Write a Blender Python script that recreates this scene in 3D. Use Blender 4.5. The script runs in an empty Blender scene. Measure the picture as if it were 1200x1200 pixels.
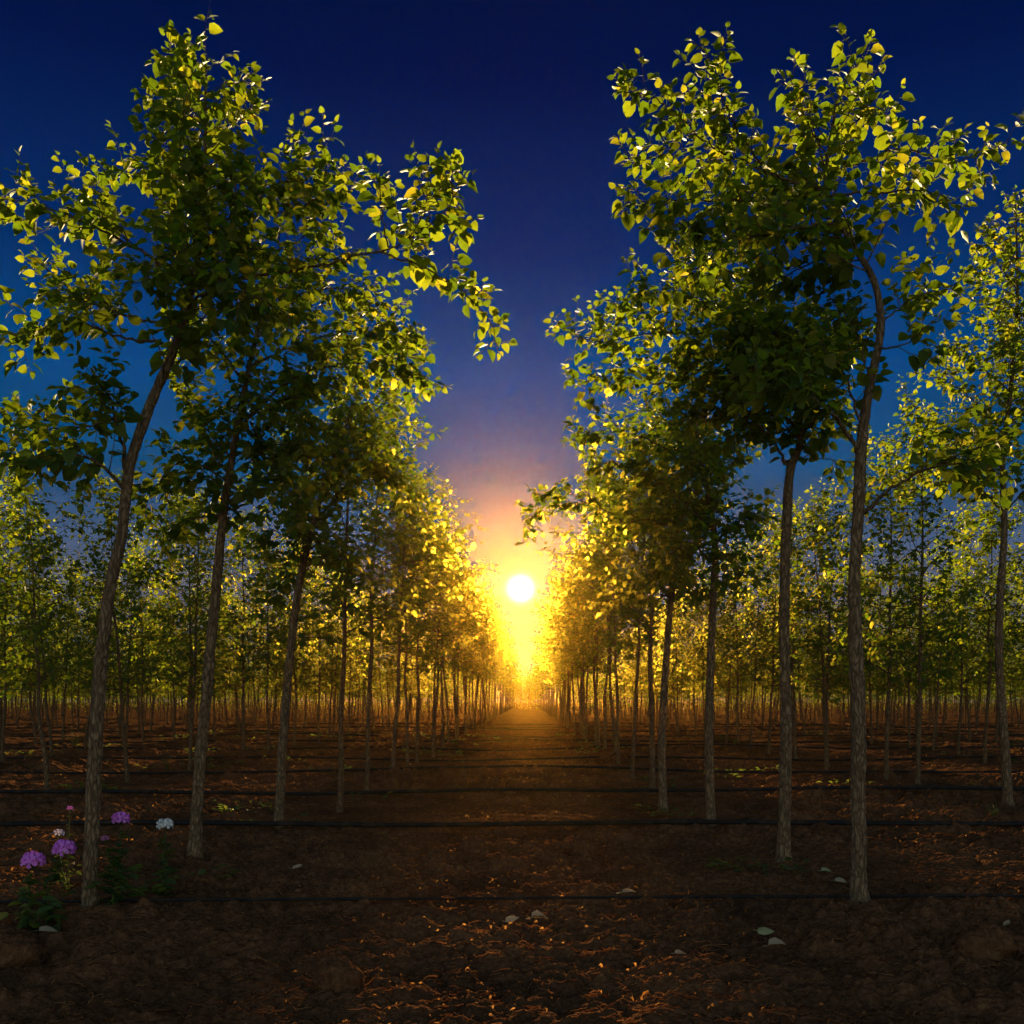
import bpy, math, random
import numpy as np
from mathutils import Vector

random.seed(7)
R = np.random.default_rng(11)
scene = bpy.context.scene
COL = scene.collection

# ------------------------------------------------------------------ camera model (photo 1200 x 1200)
F, CX, HY, HC = 1200.0, 618.0, 820.0, 1.20      # focal (px), principal column, horizon row, eye height
def world_pt(px, py, d):
    return np.array([(px - CX) * d / F, d, HC - (py - HY) * d / F])

SUN = Vector((-0.0067, 1.0, 0.1085)).normalized()
LAMP = Vector((-0.0067, 1.0, math.tan(math.radians(7.2)))).normalized()
SUN_EL = math.asin(LAMP.z)
SUN_AZ = math.atan2(SUN.x, SUN.y)

# ------------------------------------------------------------------ helpers: noise
def _h(ix, iy, seed):
    n = (ix.astype(np.int64) * 374761393 + iy.astype(np.int64) * 668265263 + seed * 1274126177) & 0xFFFFFFFF
    n = ((n ^ (n >> 13)) * 1274126177) & 0xFFFFFFFF
    n = n ^ (n >> 16)
    return (n & 0xFFFFFF) / float(0xFFFFFF)

def vnoise(x, y, seed=0):
    ix, iy = np.floor(x), np.floor(y)
    fx, fy = x - ix, y - iy
    ix, iy = ix.astype(np.int64), iy.astype(np.int64)
    u, v = fx * fx * (3 - 2 * fx), fy * fy * (3 - 2 * fy)
    a, b = _h(ix, iy, seed), _h(ix + 1, iy, seed)
    c, d = _h(ix, iy + 1, seed), _h(ix + 1, iy + 1, seed)
    return (a * (1 - u) + b * u) * (1 - v) + (c * (1 - u) + d * u) * v      # 0..1

def fbm(x, y, seed=0, octv=4):
    s, a, t = 0, 0.5, 0
    for k in range(octv):
        s = s + a * (vnoise(x * 2 ** k, y * 2 ** k, seed + k * 17) - 0.5); t += a; a *= 0.5
    return s / t

def lumps(x, y, seed=0):
    """rounded clods: distance to jittered cell points, each with its own height"""
    ix, iy = np.floor(x).astype(np.int64), np.floor(y).astype(np.int64)
    best = np.zeros_like(x)
    for dx in (-1, 0, 1):
        for dy in (-1, 0, 1):
            jx, jy = ix + dx, iy + dy
            px = jx + _h(jx, jy, seed); py = jy + _h(jx, jy, seed + 5)
            hh = _h(jx, jy, seed + 9); rr = 0.45 + 0.4 * _h(jx, jy, seed + 13)
            q = ((x - px) ** 2 + (y - py) ** 2) / rr ** 2
            best = np.maximum(best, hh * np.sqrt(np.clip(1 - q, 0, 1)))
    return best

# ------------------------------------------------------------------ helpers: meshes
class MB:
    """collects vertices and faces; build() links them as one mesh object"""
    def __init__(self):
        self.v, self.f4, self.f3, self.n = [], [], [], 0
    def add(self, v, quads=None, tris=None):
        v = np.asarray(v, float).reshape(-1, 3)
        if quads is not None and len(quads): self.f4.append(np.asarray(quads, np.int64).reshape(-1, 4) + self.n)
        if tris is not None and len(tris): self.f3.append(np.asarray(tris, np.int64).reshape(-1, 3) + self.n)
        self.v.append(v); self.n += len(v)
    def mesh(self, name, mat, smooth=True):
        v = np.concatenate(self.v)
        f4 = np.concatenate(self.f4) if self.f4 else np.zeros((0, 4), np.int64)
        f3 = np.concatenate(self.f3) if self.f3 else np.zeros((0, 3), np.int64)
        me = bpy.data.meshes.new(name)
        me.vertices.add(len(v)); me.vertices.foreach_set('co', v.ravel().astype(np.float32))
        nl = f4.size + f3.size
        me.loops.add(nl); me.polygons.add(len(f4) + len(f3))
        me.loops.foreach_set('vertex_index', np.concatenate([f4.ravel(), f3.ravel()]).astype(np.int32))
        st = np.concatenate([np.arange(len(f4)) * 4, f4.size + np.arange(len(f3)) * 3]).astype(np.int32)
        me.polygons.foreach_set('loop_start', st)
        me.polygons.foreach_set('use_smooth', np.full(len(st), smooth))
        me.update(calc_edges=True); me.validate()
        if mat: me.materials.append(mat)
        return me
    def build(self, name, mat, parent=None, smooth=True):
        return link(name, self.mesh(name, mat, smooth), parent)

def link(name, data, parent=None):
    o = bpy.data.objects.new(name, data); COL.objects.link(o)
    if parent: o.parent = parent
    return o

def tag(o, label=None, cat=None, group=None, kind=None):
    if label: o['label'] = label
    if cat: o['category'] = cat
    if group: o['group'] = group
    if kind: o['kind'] = kind
    return o

def thing(name, label, cat, loc=(0, 0, 0), group=None):
    o = link(name, None); o.location = loc
    return tag(o, label, cat, group)

def spline(pts, step):
    """Catmull-Rom through pts (any columns), resampled about every step (first 3 columns are space)"""
    P = np.asarray(pts, float)
    if len(P) == 2: P = np.vstack([P[0], (P[0] + P[1]) / 2, P[1]])
    E = np.vstack([2 * P[0] - P[1], P, 2 * P[-1] - P[-2]])
    out = []
    for i in range(1, len(E) - 2):
        L = np.linalg.norm(E[i + 1, :3] - E[i, :3]); n = max(1, int(math.ceil(L / step)))
        t = (np.arange(n) / n)[:, None]
        a, b, c, d = E[i - 1], E[i], E[i + 1], E[i + 2]
        out.append(0.5 * (2 * b + (c - a) * t + (2 * a - 5 * b + 4 * c - d) * t ** 2 + (3 * b - a - 3 * c + d) * t ** 3))
    out.append(P[-1:])
    return np.vstack(out)

def frames(P):
    T = np.gradient(P, axis=0); T /= np.linalg.norm(T, axis=1)[:, None] + 1e-9
    n = np.cross(T[0], [0.31, 0.95, 0.1]); n /= np.linalg.norm(n)
    N = np.zeros_like(P)
    for i in range(len(P)):
        n = n - T[i] * np.dot(n, T[i]); n /= np.linalg.norm(n) + 1e-9
        N[i] = n
    return T, N, np.cross(T, N)

def tube(mb, P, rad, sides=6, rough=0.0, seed=0):
    P = np.asarray(P, float); rad = np.broadcast_to(np.asarray(rad, float), (len(P),))
    T, N, B = frames(P)
    a = np.arange(sides) / sides * 2 * math.pi
    r = rad[:, None] * np.ones((1, sides))
    if rough:
        s = np.concatenate([[0], np.cumsum(np.linalg.norm(np.diff(P, axis=0), axis=1))])
        ss = s[:, None] * np.ones((1, sides)); ca = np.cos(a)[None, :] * np.ones((len(P), 1)); sa = np.sin(a)[None, :] * np.ones((len(P), 1))
        # plates of bark: stretched cells round the stem, plus knobbly swellings
        ang = a[None, :] / (2 * math.pi) * 7 + 0.35 * np.sin(ss * 9)
        ang2 = np.where(ang > 3.5, 7 - ang, ang)
        plate = lumps(ang2 * 1.25 + 0.4 * ca, ss * 17 + 0.5 * sa, seed)
        knob = vnoise(ss * 5 + 20, ss * 0 + ca * 0.8 + 3, seed + 3) - 0.5
        r = r * (1 + rough * (1.1 * (plate - 0.35) + 0.45 * (vnoise(ss * 60, ca * 5 + sa * 3 + 9, seed + 8) - 0.5)) + 0.16 * knob * min(1, rough * 9))
    V = P[:, None, :] + N[:, None, :] * (np.cos(a)[None, :, None] * r[..., None]) + B[:, None, :] * (np.sin(a)[None, :, None] * r[..., None])
    n = len(P)
    i = np.arange(n - 1)[:, None] * sides; j = np.arange(sides)[None, :]; k = (j + 1) % sides
    q = np.stack([i + j, i + k, i + sides + k, i + sides + j], -1).reshape(-1, 4)
    V = V.reshape(-1, 3)
    V = np.vstack([V, P[0], P[-1]])
    c0, c1 = n * sides, n * sides + 1
    jj = np.arange(sides); kk = (jj + 1) % sides
    tr = np.vstack([np.stack([kk, jj, np.full(sides, c0)], -1), np.stack([(n - 1) * sides + jj, (n - 1) * sides + kk, np.full(sides, c1)], -1)])
    mb.add(V, q, tr)

# ------------------------------------------------------------------ leaves
#   outline of half a heart-shaped blade, along the midrib (u) and across it (w)
LU = np.array([0.00, 0.16, 0.42, 0.72, 1.0])
LW = np.array([0.00, 0.34, 0.42, 0.29, 0.0])
def add_leaves(mb, pos, d, nrm, size, petiole=True, rng=R, wide=1.0, crisp=1.0):
    """blades at pos (twig point), pointing along d with face normal nrm"""
    n = len(pos)
    if n == 0: return
    d = d / (np.linalg.norm(d, axis=1)[:, None] + 1e-9)
    s = np.cross(d, nrm); s /= np.linalg.norm(s, axis=1)[:, None] + 1e-9
    u = np.cross(s, d)
    size = np.asarray(size)[:, None]
    curl = rng.uniform(0.05, 0.42, (n, 1)) * crisp; fold = rng.uniform(0.05, 0.55, (n, 1)) * crisp; wd = rng.uniform(0.85, 1.15, (n, 1)) * wide
    pl = size * rng.uniform(0.22, 0.42, (n, 1)) if petiole else size * 0.0
    base = pos + d * pl + u * pl * 0.12
    verts = []
    wave = rng.uniform(-0.05, 0.05, (n, 5))
    for k in range(5):                      # midrib
        verts.append(base + d * (LU[k] * size) - u * (curl * LU[k] ** 2 * size))
    for sg in (1, -1):
        for k in (1, 2, 3):
            back = -0.07 if k == 1 else 0.0
            verts.append(base + d * ((LU[k] + back) * size) + s * (sg * LW[k] * wd * size)
                         + u * ((LW[k] * fold + wave[:, k:k + 1] * sg) * size - curl * LU[k] ** 2 * size))
    V = np.stack(verts, 1)                  # n,11,3
    q = np.array([[1, 2, 6, 5], [2, 3, 7, 6], [2, 1, 8, 9], [3, 2, 9, 10]])
    t = np.array([[0, 1, 5], [3, 4, 7], [1, 0, 8], [4, 3, 10]])
    nv = 11
    if petiole:
        w = size * 0.014
        V = np.concatenate([V, np.stack([pos + s * w, pos - s * w, base - s * w, base + s * w], 1)], 1)
        q = np.vstack([q, [11, 12, 13, 14]]); nv = 15
    off = (np.arange(n) * nv)[:, None, None]
    mb.add(V.reshape(-1, 3), (q[None] + off).reshape(-1, 4), (t[None] + off).reshape(-1, 3))

class Leafer:
    def __init__(self): self.p, self.d, self.n, self.s = [], [], [], []
    def twig(self, P, size, rng, spacing=0.042, start=0.12, droop=0.45):
        L = np.concatenate([[0], np.cumsum(np.linalg.norm(np.diff(P, axis=0), axis=1))]); tot = L[-1]
        m = max(2, int(tot * (1 - start) / spacing))
        t = start * tot + (np.arange(m) + rng.uniform(-.3, .3, m) + 0.6) / m * (1 - start) * tot
        t = np.clip(t, 0, tot)
        T = np.gradient(P, axis=0); T /= np.linalg.norm(T, axis=1)[:, None] + 1e-9
        pos = np.stack([np.interp(t, L, P[:, k]) for k in range(3)], 1)
        tan = np.stack([np.interp(t, L, T[:, k]) for k in range(3)], 1)
        az = rng.uniform(0, 6.28) + np.arange(m) * 2.4 + rng.uniform(-.5, .5, m)
        rad = np.stack([np.cos(az), np.sin(az), np.zeros(m)], 1)
        rad = rad - tan * np.sum(rad * tan, 1)[:, None]
        rel = t / tot
        fw = 0.25 + 0.5 * rel
        d = rad + tan * fw[:, None]
        d[:, 2] -= droop * rng.uniform(0.2, 1.7, m) * (1.15 - 0.6 * rel)
        nrm = np.tile([0, 0, 1.0], (m, 1)) + rad * 0.35 + rng.normal(0, 0.38, (m, 3))
        sz = size * (1.08 - 0.62 * rel ** 2.2) * rng.uniform(0.72, 1.15, m)
        self.p.append(pos); self.d.append(d); self.n.append(nrm); self.s.append(sz)
        # end bud pair
        dd = tan[-1] + rng.normal(0, .35, 3)
        self.p.append(P[-1:]); self.d.append(dd[None]); self.n.append(np.array([[0, -.2, 1.]]) + rng.normal(0, .3, (1, 3))); self.s.append(np.array([size * 0.5]))
    def count(self): return sum(len(x) for x in self.s)
    def mesh(self, name, mat, rng, petiole=True, keep=1.0, grow=1.0):
        p, d, n, s = (np.concatenate(x) for x in (self.p, self.d, self.n, self.s))
        if keep < 1:
            k = rng.random(len(s)) < keep; p, d, n, s = p[k], d[k], n[k], s[k] * grow
        mb = MB(); add_leaves(mb, p, d, n, s, petiole, rng)
        return mb.mesh(name, mat)

def unit(v): return v / (np.linalg.norm(v) + 1e-9)

def twig_curve(p, dirn, length, rng, up=0.5, n=5):
    d = unit(np.asarray(dirn, float)); P = [np.array(p, float)]
    st = length / n
    for k in range(n):
        d = unit(d + np.array([0, 0, up * 0.28]) + rng.normal(0, 0.11, 3))
        P.append(P[-1] + d * st)
    return np.array(P)

def clothe(wood, leafer, P, rad, rng, size=0.10, dens=11, tl=(0.18, 0.42), start=0.2, second=0.75, up=0.5, spacing=0.031):
    """twigs and leaves along a branch P"""
    L = np.concatenate([[0], np.cumsum(np.linalg.norm(np.diff(P, axis=0), axis=1))]); tot = L[-1]
    T = np.gradient(P, axis=0); T /= np.linalg.norm(T, axis=1)[:, None] + 1e-9
    m = int(tot * (1 - start) * dens)
    az0 = rng.uniform(0, 6.28)
    for k in range(m):
        t = (start + (1 - start) * (k + rng.uniform(0, 1)) / m) * tot
        p = np.array([np.interp(t, L, P[:, c]) for c in range(3)])
        tn = unit(np.array([np.interp(t, L, T[:, c]) for c in range(3)]))
        r0 = np.interp(t, L, rad) * 0.5
        a = unit(np.cross(tn, [0.2, 0.1, 1.0])); b = np.cross(tn, a)
        az = az0 + k * 2.4 + rng.uniform(-.6, .6)
        side = a * math.cos(az) + b * math.sin(az)
        rel = t / tot
        ln = rng.uniform(*tl) * (1.1 - 0.45 * rel)
        d = side * rng.uniform(.7, 1.1) + tn * rng.uniform(.3, .8)
        Q = twig_curve(p, d, ln, rng, up)
        tube(wood, Q, np.linspace(max(0.0022, min(r0, 0.006)), 0.0013, len(Q)), 4)
        leafer.twig(Q, size * (1.05 - .25 * rel), rng, spacing=spacing)
        if rng.random() < second:
            j = rng.integers(1, 4); d2 = (Q[j + 1] - Q[j]) / ln * 5 + rng.normal(0, .7, 3)
            S = twig_curve(Q[j], d2, ln * rng.uniform(.5, .8), rng, up)
            tube(wood, S, np.linspace(0.002, 0.0012, len(S)), 3)
            leafer.twig(S, size * .92, rng, spacing=spacing)
    # the branch end itself carries leaves as a shoot
    k = np.searchsorted(L, tot - min(0.5, tot * .5))
    if len(P) - k >= 3: leafer.twig(P[k:], size * .78, rng, spacing=spacing * 1.15, start=0.02)

# ------------------------------------------------------------------ materials
def mat(name):
    m = bpy.data.materials.new(name); m.use_nodes = True
    nt = m.node_tree; nt.nodes.clear()
    out = nt.nodes.new('ShaderNodeOutputMaterial')
    return m, nt, out
def N(nt, t, **kw):
    n = nt.nodes.new(t)
    for k, v in kw.items():
        if k == 'inp':
            for a, b in v.items(): n.inputs[a].default_value = b
        else: setattr(n, k, v)
    return n
def ramp(nt, stops, interp='LINEAR'):
    n = nt.nodes.new('ShaderNodeValToRGB'); n.color_ramp.interpolation = interp
    e = n.color_ramp.elements
    while len(e) < len(stops): e.new(0.5)
    for x, (p, c) in zip(e, stops): x.position = p; x.color = (*c, 1)
    return n

def make_leaf_mat():
    m, nt, out = mat('leaf_green'); L = nt.links.new
    geo = N(nt, 'ShaderNodeNewGeometry')
    r1 = ramp(nt, [(0, (0.028, 0.066, 0.016)), (0.5, (0.042, 0.082, 0.017)), (0.93, (0.065, 0.09, 0.016)), (1, (0.13, 0.12, 0.02))])
    r2 = ramp(nt, [(0, (0.13, 0.24, 0.008)), (0.5, (0.25, 0.36, 0.011)), (0.92, (0.42, 0.48, 0.016)), (1, (0.66, 0.58, 0.03))])
    L(geo.outputs['Random Per Island'], r1.inputs[0]); L(geo.outputs['Random Per Island'], r2.inputs[0])
    tc = N(nt, 'ShaderNodeTexCoord'); nz = N(nt, 'ShaderNodeTexNoise', inp={'Scale': 45.0, 'Detail': 3.0})
    L(tc.outputs['Object'], nz.inputs['Vector'])
    var = N(nt, 'ShaderNodeMix', data_type='RGBA', blend_type='MULTIPLY'); var.inputs[0].default_value = 0.6
    vr = ramp(nt, [(0.3, (0.6, 0.6, 0.55)), (0.7, (1.15, 1.1, 1.0))]); L(nz.outputs['Fac'], vr.inputs[0])
    L(r2.outputs[0], var.inputs[6]); L(vr.outputs[0], var.inputs[7])
    bp = N(nt, 'ShaderNodeBump', inp={'Strength': 0.25, 'Distance': 0.004}); L(nz.outputs['Fac'], bp.inputs['Height'])
    pb = N(nt, 'ShaderNodeBsdfPrincipled', inp={'Roughness': 0.55, 'Specular IOR Level': 0.14})
    L(r1.outputs[0], pb.inputs['Base Color']); L(bp.outputs[0], pb.inputs['Normal'])
    tr = N(nt, 'ShaderNodeBsdfTranslucent'); L(var.outputs[2], tr.inputs['Color'])
    mx = N(nt, 'ShaderNodeMixShader'); mx.inputs[0].default_value = 0.5
    L(pb.outputs[0], mx.inputs[1]); L(tr.outputs[0], mx.inputs[2])
    # a thin blade passes some light nearly straight on: leaves glow most where one looks towards the sun
    rf = N(nt, 'ShaderNodeBsdfRefraction', inp={'Color': (1.0, 0.66, 0.07, 1), 'Roughness': 0.75, 'IOR': 1.22})
    m2 = N(nt, 'ShaderNodeMixShader'); m2.inputs[0].default_value = 0.03
    L(mx.outputs[0], m2.inputs[1]); L(rf.outputs[0], m2.inputs[2]); L(m2.outputs[0], out.inputs[0])
    return m

def make_bark(name, dark, light, scale=1.0):
    m, nt, out = mat(name); L = nt.links.new
    tc = N(nt, 'ShaderNodeTexCoord'); mp = N(nt, 'ShaderNodeMapping'); mp.inputs['Scale'].default_value = (1, 1, 0.3)
    L(tc.outputs['Object'], mp.inputs[0])
    vo = N(nt, 'ShaderNodeTexVoronoi', feature='DISTANCE_TO_EDGE', inp={'Scale': 50.0 * scale, 'Randomness': 1.0})
    nz = N(nt, 'ShaderNodeTexNoise', inp={'Scale': 60.0 * scale, 'Detail': 6.0, 'Roughness': .65})
    wob = N(nt, 'ShaderNodeMix', data_type='VECTOR'); wob.inputs[0].default_value = 0.10
    n0 = N(nt, 'ShaderNodeTexNoise', inp={'Scale': 14.0, 'Detail': 3.0}); L(mp.outputs[0], n0.inputs['Vector'])
    L(mp.outputs[0], wob.inputs[4]); L(n0.outputs['Color'], wob.inputs[5])
    L(wob.outputs[1], vo.inputs['Vector']); L(mp.outputs[0], nz.inputs['Vector'])
    e = ramp(nt, [(0.0, (0.06, 0.06, 0.06)), (0.26, (1, 1, 1))]); L(vo.outputs['Distance'], e.inputs[0])
    cr = ramp(nt, [(0.25, dark), (0.75, light)]); L(nz.outputs['Fac'], cr.inputs[0])
    mu = N(nt, 'ShaderNodeMix', data_type='RGBA', blend_type='MULTIPLY'); mu.inputs[0].default_value = 0.68
    L(cr.outputs[0], mu.inputs[6]); L(e.outputs[0], mu.inputs[7])
    hs = N(nt, 'ShaderNodeMath', operation='MULTIPLY_ADD'); hs.inputs[1].default_value = 1.1
    L(nz.outputs['Fac'], hs.inputs[0]); L(e.outputs[0], hs.inputs[2])
    bp = N(nt, 'ShaderNodeBump', inp={'Strength': 0.8, 'Distance': 0.008}); L(hs.outputs[0], bp.inputs['Height'])
    pb = N(nt, 'ShaderNodeBsdfPrincipled', inp={'Roughness': 0.85, 'Specular IOR Level': 0.12})
    L(mu.outputs[2], pb.inputs['Base Color']); L(bp.outputs[0], pb.inputs['Normal']); L(pb.outputs[0], out.inputs[0])
    return m

def make_soil():
    m, nt, out = mat('ploughed_soil'); L = nt.links.new
    tc = N(nt, 'ShaderNodeTexCoord')
    n1 = N(nt, 'ShaderNodeTexNoise', inp={'Scale': 1.3, 'Detail': 5.0}); n2 = N(nt, 'ShaderNodeTexNoise', inp={'Scale': 38.0, 'Detail': 7.0, 'Roughness': .7})
    n3 = N(nt, 'ShaderNodeTexVoronoi', inp={'Scale': 55.0}); n4 = N(nt, 'ShaderNodeTexNoise', inp={'Scale': 9.0, 'Detail': 5.0, 'Roughness': .65})
    for n in (n1, n2, n3, n4): L(tc.outputs['Object'], n.inputs['Vector'])
    c1 = ramp(nt, [(0.3, (0.068, 0.033, 0.019)), (0.7, (0.165, 0.074, 0.035))]); L(n1.outputs['Fac'], c1.inputs[0])
    c2 = ramp(nt, [(0.32, (0.40, 0.40, 0.40)), (0.58, (1.0, 1.0, 1.0)), (0.74, (2.0, 1.8, 1.55))]); L(n2.outputs['Fac'], c2.inputs[0])
    mu = N(nt, 'ShaderNodeMix', data_type='RGBA', blend_type='MULTIPLY'); mu.inputs[0].default_value = 0.9
    L(c1.outputs[0], mu.inputs[6]); L(c2.outputs[0], mu.inputs[7])
    a = N(nt, 'ShaderNodeMath', operation='MULTIPLY_ADD'); a.inputs[1].default_value = -0.5
    L(n3.outputs['Distance'], a.inputs[0]); L(n2.outputs['Fac'], a.inputs[2])
    b1 = N(nt, 'ShaderNodeBump', inp={'Strength': 0.9, 'Distance': 0.012}); L(a.outputs[0], b1.inputs['Height'])
    b2 = N(nt, 'ShaderNodeBump', inp={'Strength': 0.9, 'Distance': 0.05}); L(n4.outputs['Fac'], b2.inputs['Height']); L(b1.outputs[0], b2.inputs['Normal'])
    pb = N(nt, 'ShaderNodeBsdfPrincipled', inp={'Roughness': 1.0, 'Specular IOR Level': 0.0})
    L(mu.outputs[2], pb.inputs['Base Color']); L(b2.outputs[0], pb.inputs['Normal']); L(pb.outputs[0], out.inputs[0])
    return m

def make_thin(name, ca, cb, ta, tb, fac=0.45, rough=0.6, spec=0.3, glow=0.0):
    m, nt, out = mat(name); L = nt.links.new
    geo = N(nt, 'ShaderNodeNewGeometry')
    r1 = ramp(nt, [(0, ca), (1, cb)]); r2 = ramp(nt, [(0, ta), (1, tb)])
    L(geo.outputs['Random Per Island'], r1.inputs[0]); L(geo.outputs['Random Per Island'], r2.inputs[0])
    tc = N(nt, 'ShaderNodeTexCoord'); nz = N(nt, 'ShaderNodeTexNoise', inp={'Scale': 70.0, 'Detail': 3.0}); L(tc.outputs['Object'], nz.inputs['Vector'])
    bp = N(nt, 'ShaderNodeBump', inp={'Strength': 0.3, 'Distance': 0.003}); L(nz.outputs['Fac'], bp.inputs['Height'])
    pb = N(nt, 'ShaderNodeBsdfPrincipled', inp={'Roughness': rough, 'Specular IOR Level': spec})
    L(r1.outputs[0], pb.inputs['Base Color']); L(bp.outputs[0], pb.inputs['Normal'])
    tr = N(nt, 'ShaderNodeBsdfTranslucent'); L(r2.outputs[0], tr.inputs['Color'])
    mx = N(nt, 'ShaderNodeMixShader'); mx.inputs[0].default_value = fac
    L(pb.outputs[0], mx.inputs[1]); L(tr.outputs[0], mx.inputs[2])
    if glow:
        rf = N(nt, 'ShaderNodeBsdfRefraction', inp={'Color': (1.0, 0.5, 0.13, 1), 'Roughness': 0.8, 'IOR': 1.25})
        m2 = N(nt, 'ShaderNodeMixShader'); m2.inputs[0].default_value = glow
        L(mx.outputs[0], m2.inputs[1]); L(rf.outputs[0], m2.inputs[2]); L(m2.outputs[0], out.inputs[0])
    else: L(mx.outputs[0], out.inputs[0])
    return m

def make_pipe():
    m, nt, out = mat('black_polythene'); L = nt.links.new
    tc = N(nt, 'ShaderNodeTexCoord'); nz = N(nt, 'ShaderNodeTexNoise', inp={'Scale': 9.0, 'Detail': 6.0}); L(tc.outputs['Object'], nz.inputs['Vector'])
    c = ramp(nt, [(0.45, (0.008, 0.009, 0.011)), (0.78, (0.035, 0.024, 0.018))]); L(nz.outputs['Fac'], c.inputs[0])
    pb = N(nt, 'ShaderNodeBsdfPrincipled', inp={'Roughness': 0.7, 'Specular IOR Level': 0.12}); L(c.outputs[0], pb.inputs['Base Color']); L(pb.outputs[0], out.inputs[0])
    return m

LEAF = make_leaf_mat()
BARK = make_bark('young_bark', (0.075, 0.044, 0.024), (0.24, 0.15, 0.082))
BARK_R = make_bark('rough_bark', (0.08, 0.048, 0.027), (0.30, 0.19, 0.11), 0.8)
SOIL = make_soil()
PIPE = make_pipe()
DEAD = make_thin('dead_leaf', (0.06, 0.028, 0.013), (0.20, 0.10, 0.045), (0.22, 0.08, 0.02), (0.45, 0.20, 0.05), .45, 1.0, 0.0, 0.008)
PALE = make_thin('pale_dead_leaf', (0.36, 0.26, 0.17), (0.42, 0.33, 0.22), (0.3, 0.22, 0.12), (0.4, 0.3, 0.16), 0.3)
GREY = make_thin('grey_green_leaf', (0.26, 0.27, 0.13), (0.30, 0.30, 0.15), (0.2, 0.2, 0.1), (0.25, 0.25, 0.1), 0.3)
STRAW = make_thin('straw', (0.05, 0.024, 0.012), (0.24, 0.12, 0.055), (0.3, 0.11, 0.03), (0.55, 0.24, 0.06), .3, 1.0, 0.0, 0.05)
WEED = make_thin('weed_green', (0.03, 0.06, 0.018), (0.06, 0.085, 0.02), (0.12, 0.19, 0.02), (0.26, 0.26, 0.03))
FOLI = make_thin('phlox_foliage', (0.02, 0.06, 0.018), (0.04, 0.085, 0.02), (0.22, 0.30, 0.03), (0.36, 0.36, 0.04))
PURP = make_thin('purple_petal', (0.66, 0.20, 0.80), (0.82, 0.30, 0.86), (0.80, 0.16, 0.80), (0.9, 0.2, 0.8), 0.45, 0.5)
PINK = make_thin('pink_petal', (0.60, 0.20, 0.50), (0.68, 0.26, 0.56), (0.75, 0.2, 0.5), (0.8, 0.25, 0.5), 0.45, 0.5)
BLUEW = make_thin('lilac_petal', (0.50, 0.48, 0.72), (0.60, 0.55, 0.78), (0.5, 0.45, 0.7), (0.6, 0.5, 0.7), 0.4, 0.5)
WHITE = make_thin('white_petal', (0.74, 0.74, 0.78), (0.8, 0.8, 0.82), (0.7, 0.68, 0.66), (0.75, 0.72, 0.7), 0.4, 0.5)

# ------------------------------------------------------------------ ground
def soil_height(x, y, fine=True):
    z = 0.055 * fbm(x * 0.8, y * 0.8, 3, 3)
    rough = np.clip(0.55 + 1.1 * fbm(x * 0.55, y * 0.55, 21, 2) + 0.35 * np.exp(-((y - 4) / 2.5) ** 2), 0.25, 1.25)
    alley = .6 * np.clip(1 - (np.abs(x - 0.3) - 0.3) / 0.9, 0, 1) * np.clip((y - 6.3) / 2, 0, 1)     # trodden smoother down the alley
    far_ = np.clip((y - 6.2) / 7, 0, 1); rough = rough * (1 - 0.15 * alley) * (1 + .5 * far_)
    z = z + rough * (0.052 + .045 * far_) * lumps(x / 0.34 + 0.5 * fbm(x * 5, y * 5, 8, 2), y / 0.34 + 0.5 * fbm(x * 5, y * 5, 9, 2), 31)
    z = z + rough * (0.050 + .03 * far_) * lumps(x / 0.16 + 0.6 * fbm(x * 9, y * 9, 18, 2), y / 0.16, 41)
    if fine:
        z = z + rough * 0.036 * lumps(x / 0.075, y / 0.075 + 0.5 * fbm(x * 20, y * 20, 5, 2), 51)
        z = z + rough * 0.020 * lumps(x / 0.036, y / 0.036, 61)
        rg = 1 - np.abs(2 * vnoise(x * 13, y * 17, 71) - 1)
        z = z + rough * 0.018 * rg ** 3 + 0.006 * (vnoise(x * 60, y * 60, 77) - .5)
    return z - 0.05
def gz(x, y):
    return float(soil_height(np.array([float(x)]), np.array([float(y)]))[0])

def axis(lo, hi, step, grow, far):
    out = [hi]; s = step
    while out[-1] < far: s *= grow; out.append(out[-1] + s)
    return np.array(out)
xs_in = np.arange(-4.2, 4.2, 0.0125)
xr = axis(-4.2, 4.2, 0.0125, 1.012, 60.0); xr2 = axis(0, xr[-1], xr[-1] - xr[-2], 1.25, 420.0)[1:]
xs = np.concatenate([-xr2[::-1], -xr[::-1], xs_in[1:], xr, xr2])
ys_in = np.arange(3.0, 8.0, 0.0115)
yf = axis(3, 8.0, 0.0115, 1.0045, 130.0); yf2 = axis(0, yf[-1], yf[-1] - yf[-2], 1.2, 430.0)[1:]
yb = 3.0 - (axis(0, 0.0, 0.0115, 1.12, 40.0))[1:]
ys = np.concatenate([yb[::-1], ys_in, yf, yf2])
X, Y = np.meshgrid(xs, ys)
Z = soil_height(X, Y)
fade = np.clip(1 - (np.hypot(X, Y) - 60) / 80, 0, 1); Z = Z * fade
g = MB(); nx, ny = len(xs), len(ys)
i = np.arange(ny - 1)[:, None] * nx + np.arange(nx - 1)[None, :]
g.add(np.stack([X, Y, Z], -1).reshape(-1, 3), np.stack([i, i + 1, i + nx + 1, i + nx], -1).reshape(-1, 4))
ground = g.build('ground', SOIL); tag(ground, kind='structure')
print('ground verts', nx * ny)

# ------------------------------------------------------------------ trees
def px_path(spec, d, base):
    return np.array([world_pt(p[0], p[1], d + (p[2] if len(p) > 2 else 0)) - base for p in spec])

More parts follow.
